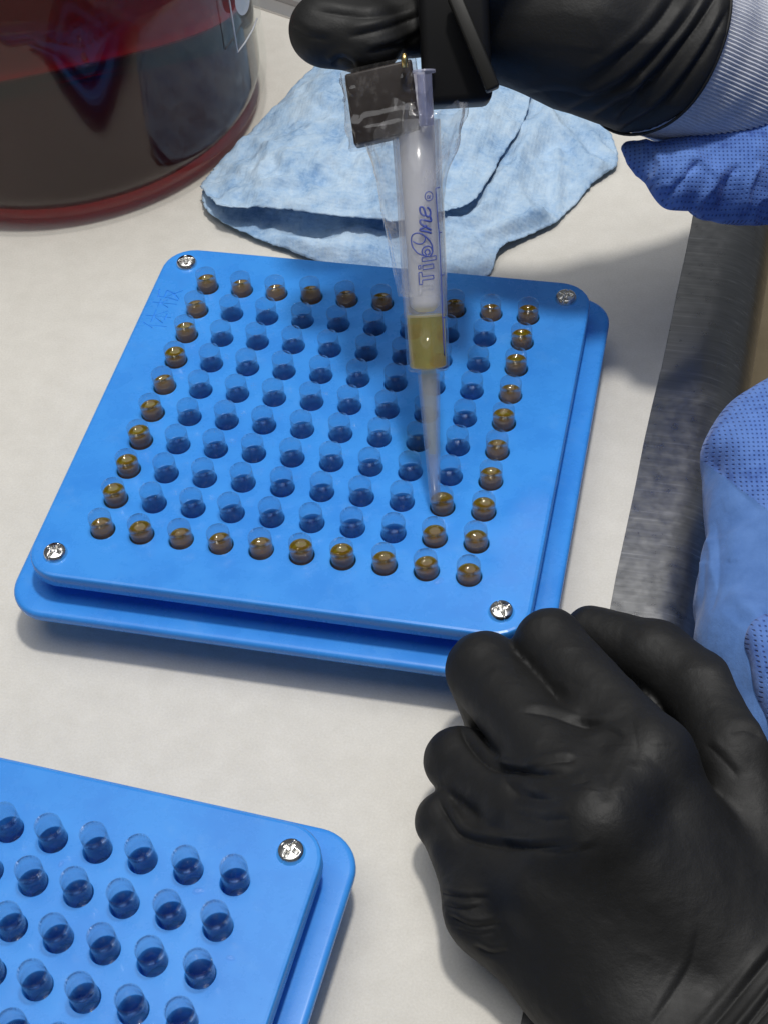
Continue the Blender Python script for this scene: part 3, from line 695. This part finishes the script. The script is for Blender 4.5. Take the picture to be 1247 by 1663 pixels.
pl('film_wrap', mesh('film', V, F), FILM)
# body pieces, sized in pipette coordinates
def off(px, py, dz=0.0): s = s_of(py); return ((px - axpx(s)[0]) / sc(s), dz, s)
def place(me, c): me.transform(Matrix.Translation(Vector(c))); return me
k = sc(s_of(150))
DARK = m_plain('dark_brown_housing', (0.020, 0.014, 0.012), 0.45, Specular_IOR_Level=0.3)
def lean(v): return (v.x + 0.10 * v.z, v.y, v.z + 0.12 * v.x)
hb = pl('lower_housing', place(bevel_box(108 / k, 1.7, 112 / k, 0.08, 3, lambda v: (v.x - 0.08 * v.z, v.y, v.z - 0.0 + 0.17 * v.x)), off(622, 166, -0.25)), DARK)
TAPE = thin('clear_tape', (0.93, 0.92, 0.92), 1.0, 0.06, diff=0.06, dcol=(0.62, 0.58, 0.55), bump=(1.1, 1.0), crumple=(1.5, (1.5, 0.7, 0.8), 0.20))
V = []; F = []; n = 110
for q, t in enumerate(np.linspace(-1, 1.0, 34)):
    for i in range(n):
        a = 2 * math.pi * i / n; c, s_ = math.cos(a), math.sin(a); e = 0.35
        x = (abs(c) ** e) * math.copysign(1, c) * (60 / k); yv = (abs(s_) ** e) * math.copysign(1, s_) * 0.95; zz = t * 60 / k
        d = 0.07 * fbm(np.array([[c * 2 + 5, s_ * 2, t * 2.2]]), 3)[0] + 0.13 * (ridged(np.array([[c * 1.5 + 5, s_ * 1.5, t * 1.4]]), 2)[0] - 0.2) + 0.02
        V.append((x * (1 + d) - 0.08 * zz, yv * (1 + d), zz + 0.17 * x))
for q in range(33):
    for i in range(n): j = (i + 1) % n; F.append((q * n + i, q * n + j, (q + 1) * n + j, (q + 1) * n + i))
pl('tape_wrap', place(mesh('tape', V, F), off(622, 166, -0.25)), TAPE)
pl('handle', place(bevel_box(112 / k, 2.2, 330 / k, 0.25), off(735, 2, -0.6)), BLACK)
pl('nozzle_collar', place(lathe([(0, -0.85), (0.22, -0.85), (0.22, 0.62), (0.34, 0.64), (0.34, 0.72), (0, 0.72)], 28), off(690, 160, 0.75)), thin('nozzle_plastic', (0.9, 0.9, 0.96), 0.8, 0.15, diff=0.45, dcol=(0.62, 0.64, 0.80)))
a, b = np.array(off(735, 5, 1.0)), np.array(off(797, 160, 1.25)); d = b - a
lv = bevel_box(0.42, 0.5, float(np.linalg.norm(d)), 0.07); zx = d / np.linalg.norm(d); yx = np.array([0, 1, 0]); xx = np.cross(yx, zx); xx /= np.linalg.norm(xx); yx = np.cross(zx, xx)
lv.transform(frame_mat((a + b) / 2, xx, yx, zx)); pl('trigger_lever', lv, m_plain('lever_plastic', (0.010, 0.0095, 0.008), 0.45, Specular_IOR_Level=0.35))
pl('ejector_pin', place(lathe([(0, -0.2), (0.09, -0.2), (0.10, 0.05), (0.06, 0.2), (0, 0.2)], 16), off(657, 104, 1.05)), m_plain('brass', (0.75, 0.55, 0.22), 0.3, Metallic=1.0))

# ------------------------------------------------------------------ the person: two gloved hands, knit cuff, gown sleeves
person = empty('person', tuple(at(1247, 900, TZ))); tag(person, 'person in blue gown and black gloves holding the pipette and the plate', 'person')
def body(name, me, mat, label=None):
    o = link(name, me, mat); o.parent = person; o.matrix_parent_inverse = Matrix.Translation(-person.location)
    if label: o['label'] = label
    return o
UP = np.array([0, 0, 1.0])
# --- the hand resting on the plate corner
J = dict(iM=(1057, 1233, 2.0), iP=(892, 1047, 0.85), mM=(975, 1338, 2.2), mP=(787, 1090, 0.15), rM=(930, 1375, 1.3), rP=(744, 1236, -0.8), pM=(880, 1448, 0.4), pP=(723, 1334, -1.25), hA=(800, 1478, -1.1), hB=(925, 1590, -1.3),
         tT=(958, 1026, -0.2), tI=(1064, 1066, 0.3), tM=(1146, 1126, 0.6), tC=(1196, 1226, 0.7), tW=(1225, 1400, -0.3), W=(1235, 1640, -1.3), W2=(1060, 1690, -1.5), A=(1500, 1990, -0.6))
J = {k_: at(*v) for k_, v in J.items()}
def fist(P):
    f = None
    for M_, K_, r0, r1, dip, tip in (('iM', 'iP', 1.02, 0.98, (0.7, -0.9, -1.7), (1.6, -2.2, -2.0)), ('mM', 'mP', 1.08, 1.08, (0.6, -0.9, -1.6), (1.6, -2.3, -1.7)), ('rM', 'rP', 1.02, 0.92, (0.9, -0.7, -0.9), (2.2, -1.8, -0.9)), ('pM', 'pP', 0.98, 0.80, (0.9, -0.8, -0.55), (2.0, -1.7, -0.6))):
        k_ = J[K_]; d = smin(d_cone(P, J[M_], k_, r0, r1), d_cone(P, k_, k_ + np.array(dip), r1, r1 * 0.88), 0.25)
        d = smin(d, d_cone(P, k_ + np.array(dip), k_ + np.array(tip), r1 * 0.88, r1 * 0.7), 0.25)
        f = d if f is None else smin(f, d, 0.16)
    for a_, b_, ta, tb, rr in (('i', 'm', 0.42, 0.40, 0.80), ('i', 'm', 0.2, 0.2, 0.9), ('m', 'r', 0.42, 0.42, 0.84), ('m', 'r', 0.2, 0.2, 0.9), ('r', 'p', 0.42, 0.40, 0.78), ('r', 'p', 0.2, 0.2, 0.85)):    # glove stretched between the fingers
        f = smin(f, d_cone(P, J[a_ + 'M'] * (1 - ta) + J[a_ + 'P'] * ta - 0.05 * UP, J[b_ + 'M'] * (1 - tb) + J[b_ + 'P'] * tb - 0.05 * UP, rr, rr), 0.35)
    f = smin(f, smin(d_cone(P, J['iM'] - 0.03 * UP, J['mM'] - 0.03 * UP, 1.02, 1.06), d_cone(P, J['mM'] - 0.05 * UP, J['rM'] - 0.05 * UP, 1.06, 1.0), 0.3), 0.4)
    f = smin(f, d_cone(P, J['iM'] * 0.55 + J['iP'] * 0.45 - 1.25 * UP, J['tI'] * 0.4 + J['tM'] * 0.6 - 1.3 * UP, 0.70, 0.70), 0.2)
    pm = None
    for M_, w, r0, r1 in (('iM', 'W', 1.04, 1.7), ('mM', 'W', 1.08, 1.75), ('rM', 'W2', 1.05, 1.5), ('pM', 'W2', 1.0, 1.4), ('tW', 'W', 1.4, 1.75)):
        d = d_cone(P, J[M_] - 0.05 * UP, J[w] - 0.2 * UP, r0, r1); pm = d if pm is None else smin(pm, d, 1.1)
    cen = (J['iM'] + J['pM'] + J['W']) / 3 - 0.9 * UP
    pm = smin(pm, d_cone(P, cen, J['W2'], 1.9, 1.7), 1.0)
    pm = smin(pm, smin(smin(d_cone(P, J['hA'], J['hB'], 1.18, 1.3), d_cone(P, J['hB'], J['W2'], 1.3, 1.5), 0.5), d_cone(P, at(758, 1385, -1.15), J['hA'], 0.98, 1.18), 0.5), 0.7)
    pm = smin(pm, d_cone(P, J['W'], J['A'], 1.8, 2.8), 1.2); pm = smin(pm, d_cone(P, J['W2'], J['A'], 1.7, 3.0), 1.0)
    th = smin(d_cone(P, J['tT'], J['tI'], 0.78, 0.98), d_cone(P, J['tI'], J['tM'], 0.98, 1.04), 0.3)
    th = smin(th, d_cone(P, J['tM'], J['tC'], 1.04, 1.15), 0.3); th = smin(th, d_cone(P, J['tC'], J['tW'], 1.15, 1.5), 0.4)
    r = smin(f, pm, 0.42); r = smin(r, th, 0.14)
    return r + 0.03 * fbm(P * 0.9, 2)
V, Q = nets(fist, (5.0, -25.5, -3.0), (19.5, -5.5, 4.6), 0.095)
V = relax(V, Q, 2); V, Q = subdiv(V, Q); N = vnormals(V, Q)
V = crease(V, N, [([(841, 1156), (889, 1159), (947, 1178), (1007, 1168)], 5, 0.09), ([(937, 1178), (980, 1185), (1014, 1199)], 5, 0.05), ([(741, 1166), (762, 1209), (794, 1242), (851, 1256), (947, 1259)], 6, 0.17), ([(856, 1252), (899, 1238), (937, 1234)], 5, 0.08), ([(813, 1262), (851, 1295), (918, 1300)], 7, 0.07), ([(880, 1271), (918, 1276), (961, 1266)], 6, 0.04), ([(703, 1281), (727, 1329), (755, 1360), (841, 1376), (942, 1372)], 6, 0.16), ([(827, 1317), (875, 1332), (928, 1329)], 7, 0.06), ([(856, 1381), (918, 1386), (976, 1374)], 6, 0.05), ([(707, 1448), (746, 1458), (798, 1458)], 4, 0.07), ([(717, 1468), (751, 1478), (784, 1470)], 4, 0.063), ([(722, 1484), (765, 1506), (818, 1499)], 5, 0.083), ([(731, 1506), (774, 1518), (808, 1511)], 4, 0.042), ([(765, 1534), (798, 1550), (827, 1542)], 5, 0.07), ([(1133, 1496), (1122, 1563), (1081, 1630), (1047, 1678)], 6, 0.04), ([(1143, 1207), (1169, 1230), (1201, 1266)], 6, 0.04), ([(1181, 1190), (1210, 1185), (1239, 1199)], 7, 0.05), ([(1023, 1161), (1033, 1209), (1028, 1247)], 14, 0.04), ([(956, 1228), (985, 1266), (985, 1305)], 14, 0.04), ([(918, 1104), (956, 1118), (1004, 1118)], 14, 0.03), ([(995, 1257), (1033, 1271), (1066, 1238)], 40, -0.05), ([(1335, 1453), (1226, 1584), (1105, 1726)], 7, 0.1), ([(1355, 1469), (1264, 1598), (1149, 1739)], 5, 0.15), ([(1368, 1513), (1260, 1625), (1146, 1749)], 6, 0.09), ([(1392, 1527), (1309, 1640), (1203, 1764)], 8, 0.13), ([(1408, 1563), (1318, 1663), (1215, 1775)], 5, 0.08)])
V = V + vnormals(V, Q) * (0.014 * fbm(V * 2.6, 3) + 0.014 * ridged(V * [0.75, 1.0, 0.75] + 0.4 * fbm(V * 0.7, 2)[:, None], 2))[:, None]
body('gloved_hand', qmesh(V, Q), GLOVE, 'black gloved fist resting on the near corner of the capsule plate')

# --- the hand holding the pipette
E = at(1062, 62, 8.9); E2_ = at(1270, 155, 5.2); FA = (E2_ - E) / np.linalg.norm(E2_ - E)
H = dict(f0=at(528, 50, 11.2), f1=at(700, 36, 10.6), g0=at(520, -75, 12.2), g1=at(720, -70, 12.0), p0=at(830, 10, 10.2), p1=at(960, 40, 9.7), th=at(790, -60, 12.4))
def grip(P):
    r = d_cone(P, H['f0'], H['f1'], 1.08, 1.0); r = smin(r, d_cone(P, H['f0'] + np.array([0.15, 0.2, 0]), H['f0'] + np.array([1.3, -0.1, -0.1]), 1.02, 1.10), 0.3)
    r = smin(r, d_cone(P, H['g0'], H['g1'], 1.05, 1.1), 0.12)
    pm = d_cone(P, H['p0'], H['p1'], 2.25, 2.45); pm = smin(pm, d_cone(P, H['p1'], E + FA * 0.4, 2.45, 3.16), 1.2)
    pm = smin(pm, d_cone(P, H['f1'] - np.array([0, -1.2, 0.6]), H['p0'], 1.2, 2.0), 0.8); pm = smin(pm, d_cone(P, H['g1'], H['p0'], 1.2, 2.0), 0.8)
    pm = smin(pm, d_cone(P, H['th'], H['p0'], 1.1, 1.6), 0.5)
    r = smin(r, pm, 0.35)
    cut = (P - E) @ FA - 0.02
    return np.maximum(r + 0.03 * fbm(P * 0.8, 2), cut)
lo = np.minimum.reduce([H['f0'], H['g0'], E, H['p0']]) - 4.0; hi = np.maximum.reduce([H['f0'], H['g0'], E, H['p0'], H['th']]) + 4.0
V, Q = nets(grip, lo, hi, 0.11); V = relax(V, Q, 2); V, Q = subdiv(V, Q); N = vnormals(V, Q)
V = V + N * (0.055 * ridged(V * [0.42, 0.42, 0.42] + 0.5 * fbm(V * 0.4, 2)[:, None], 2) * np.clip((proj(V)[0][:, 0] - 760) / 200, 0.15, 1))[:, None]; N = vnormals(V, Q)
V = crease(V, N, [([(1175, -30), (1120, 60), (1040, 150), (940, 205)], 7, 0.20), ([(1150, -20), (1085, 70), (1010, 140), (900, 190)], 7, 0.16), ([(1110, -30), (1065, 40), (1000, 100), (940, 135)], 7, 0.09), ([(1190, 0), (1140, 90), (1070, 175), (990, 222)], 5, 0.14), ([(1000, 200), (1030, 170), (1060, 120)], 5, 0.12),
    ([(500, 15), (600, 28), (680, 12)], 6, 0.08), ([(560, 62), (630, 45), (690, 22)], 6, 0.10), ([(590, 88), (650, 72), (700, 45)], 5, 0.08), ([(540, 108), (556, 96), (580, 112)], 5, 0.10), ([(470, 40), (500, 60), (540, 66)], 7, 0.05), ([(820, 165), (900, 150), (980, 165)], 6, 0.07)])
body('gloved_hand', qmesh(V, Q), GLOVE, 'black gloved hand gripping the pipette at the top')
# rolled rim of that glove
fx = np.cross(FA, UP); fx /= np.linalg.norm(fx); fy = np.cross(FA, fx)
RW = 3.1
body('glove_rim', tube([E + FA * (-0.02 + 0.03 * math.sin(3 * a)) + (RW + 0.02 * math.sin(5 * a)) * (math.cos(a) * fx + math.sin(a) * fy) for a in np.linspace(0, 2 * math.pi, 80)[:-1]], 0.055, 6, True), GLOVE)
# ribbed knit cuff
NR = 150; V = []; F = []; n = NR * 6; zs = np.linspace(-0.1, 4.4, 30)
for k_, zz in enumerate(zs):
    for i in range(n):
        a = 2 * math.pi * i / n; rr = (2.93 if zz > 0 else 2.78) + 0.035 * math.cos(a * NR) + 0.02 * math.sin(zz * 5 + a * 4) + 0.05 * math.sin(a * 3 + 1)
        c = E + FA * zz + rr * (math.cos(a) * fx + math.sin(a) * fy); V.append(c)
for k_ in range(len(zs) - 1):
    for i in range(n): j = (i + 1) % n; F.append((k_ * n + i, k_ * n + j, (k_ + 1) * n + j, (k_ + 1) * n + i))
body('knit_cuff', mesh('cuff', V, F), KNIT)
def set_uv(me, X, Y):
    uv = me.uv_layers.new(name='UVMap'); co = np.zeros(len(me.vertices) * 3); me.vertices.foreach_get('co', co); co = co.reshape(-1, 3)
    li = np.zeros(len(me.loops), int); me.loops.foreach_get('vertex_index', li); u = np.stack([co[li] @ X, co[li] @ Y], 1); uv.data.foreach_set('uv', u.astype(np.float32).ravel())
RIGHT, DOWN = RC[0], RC[1]
# gown sleeve gathered below that cuff
g = [at(1018, 240, 6.2), at(1102, 284, 5.6), at(1185, 282, 5.0), at(1330, 276, 4.2), at(1400, 170, 4.5)]
def sleeve(P):
    r = d_cone(P, g[0], g[1], 0.22, 1.12); r = smin(r, d_cone(P, g[1], g[2], 1.12, 1.5), 0.2); r = smin(r, d_cone(P, g[2], g[3], 1.6, 1.7), 0.6); r = smin(r, d_cone(P, g[3], g[4], 1.7, 3.4), 0.8)
    r = smin(r, d_cone(P, E + FA * 4.6, E + FA * 8, 2.9, 3.6), 0.7)
    return r + 0.14 * fbm(P * [0.9, 0.9, 0.9], 3)
lo = np.minimum.reduce(g) - 2.2; hi = np.maximum.reduce(g) + 2.5; hi[0] = min(hi[0], 19.5)
V, Q = biggest(*nets(sleeve, lo, hi, 0.12)); V = relax(V, Q, 1); V, Q = subdiv(V, Q); N = vnormals(V, Q)
V = V + N * (0.24 * (ridged(V * 0.40 + 0.5 * fbm(V * 0.4, 2)[:, None], 2) - 0.3))[:, None]; N = vnormals(V, Q)
V = crease(V, N, [([(1140, 258), (1110, 290), (1070, 335)], 9, 0.20), ([(1165, 270), (1155, 300), (1120, 345)], 7, -0.15), ([(1060, 245), (1075, 270), (1050, 300)], 8, -0.12), ([(1200, 265), (1180, 300), (1170, 350)], 7, 0.16), ([(1235, 260), (1215, 300), (1210, 345)], 7, -0.16), ([(1120, 250), (1095, 275), (1080, 300)], 6, 0.1)])
me = qmesh(V, Q); set_uv(me, RIGHT, DOWN); body('gown_sleeve', me, GOWN, 'gathered blue gown sleeve below the white knit cuff')
# gown of the other arm, in front of the bench edge
g2 = [at(1244, 745, 1.0), at(1250, 850, 0.4), at(1248, 960, 0.2), at(1250, 1060, 0.3), at(1315, 1190, 0.5)]
def gown(P):
    r = d_cone(P, g2[0], g2[1], 1.95, 1.8); r = smin(r, d_cone(P, g2[1], g2[2], 1.8, 1.95), 0.6); r = smin(r, d_cone(P, g2[2], g2[3], 1.95, 2.0), 0.6); r = smin(r, d_cone(P, g2[3], g2[4], 2.0, 2.1), 0.6)
    r = smin(r, d_cone(P, at(1330, 720, 1.0), at(1300, 800, 0.6), 2.6, 2.2), 1.0)
    return r + 0.14 * fbm(P * 0.55, 3)
lo = np.minimum.reduce(g2) - 3.2; hi = np.maximum.reduce(g2) + 3.0
V, Q = biggest(*nets(gown, lo, hi, 0.13)); V = relax(V, Q, 1); V, Q = subdiv(V, Q); N = vnormals(V, Q)
V = V + N * (0.22 * (ridged(V * [0.3, 0.22, 0.3] + 0.5 * fbm(V * 0.3, 2)[:, None], 2) - 0.3))[:, None]; N = vnormals(V, Q)
V = crease(V, N, [([(1145, 740), (1190, 790), (1247, 840)], 22, 0.10), ([(1160, 840), (1165, 930), (1150, 1000)], 12, 0.10), ([(1180, 960), (1220, 990), (1247, 1000)], 14, -0.10), ([(1150, 700), (1190, 720), (1247, 700)], 30, -0.15)])
me = qmesh(V, Q); set_uv(me, RIGHT, DOWN); me.materials.append(GOWN); me.materials.append(GOWNP)
px = proj(V)[0]; cy = px[Q].mean(1); line = 745 + (cy[:, 0] - 1135) * 0.75
me.polygons.foreach_set('material_index', (cy[:, 1] > line).astype(np.int32))
body('gown_sleeve', me, None, 'blue gown sleeve hanging over the steel bench edge')
V, Q = nets(lambda P: smin(d_cone(P, at(1262, 1045, 2.3), at(1290, 1110, 2.2), 0.85, 0.95), d_cone(P, at(1290, 1110, 2.2), at(1330, 1230, 2.0), 0.95, 1.1), 0.5) + 0.08 * fbm(P * 0.8, 2), at(1262, 1045, 2.3) - np.array([2, 6, 2.2]), at(1262, 1045, 2.3) + np.array([4, 2, 2]), 0.12)
me = qmesh(V, Q); set_uv(me, RIGHT, DOWN); body('gown_fold', me, GOWN)

# the wearer's gown front, standing beside the bench just outside the picture
L = []
for z_, rx, ry in ((-70, 9, 20), (-40, 9, 20), (-10, 8.5, 19), (15, 8.5, 19), (35, 8, 18), (48, 6, 12)):
    L.append([(30 + rx * math.copysign(abs(math.cos(a)) ** 0.7, math.cos(a)) + 0.5 * math.sin(5 * a), -4 + ry * math.copysign(abs(math.sin(a)) ** 0.7, math.sin(a)), z_) for a in np.linspace(0, 2 * math.pi, 49)[:-1]])
body('gown_front', loft(L), GOWNP)
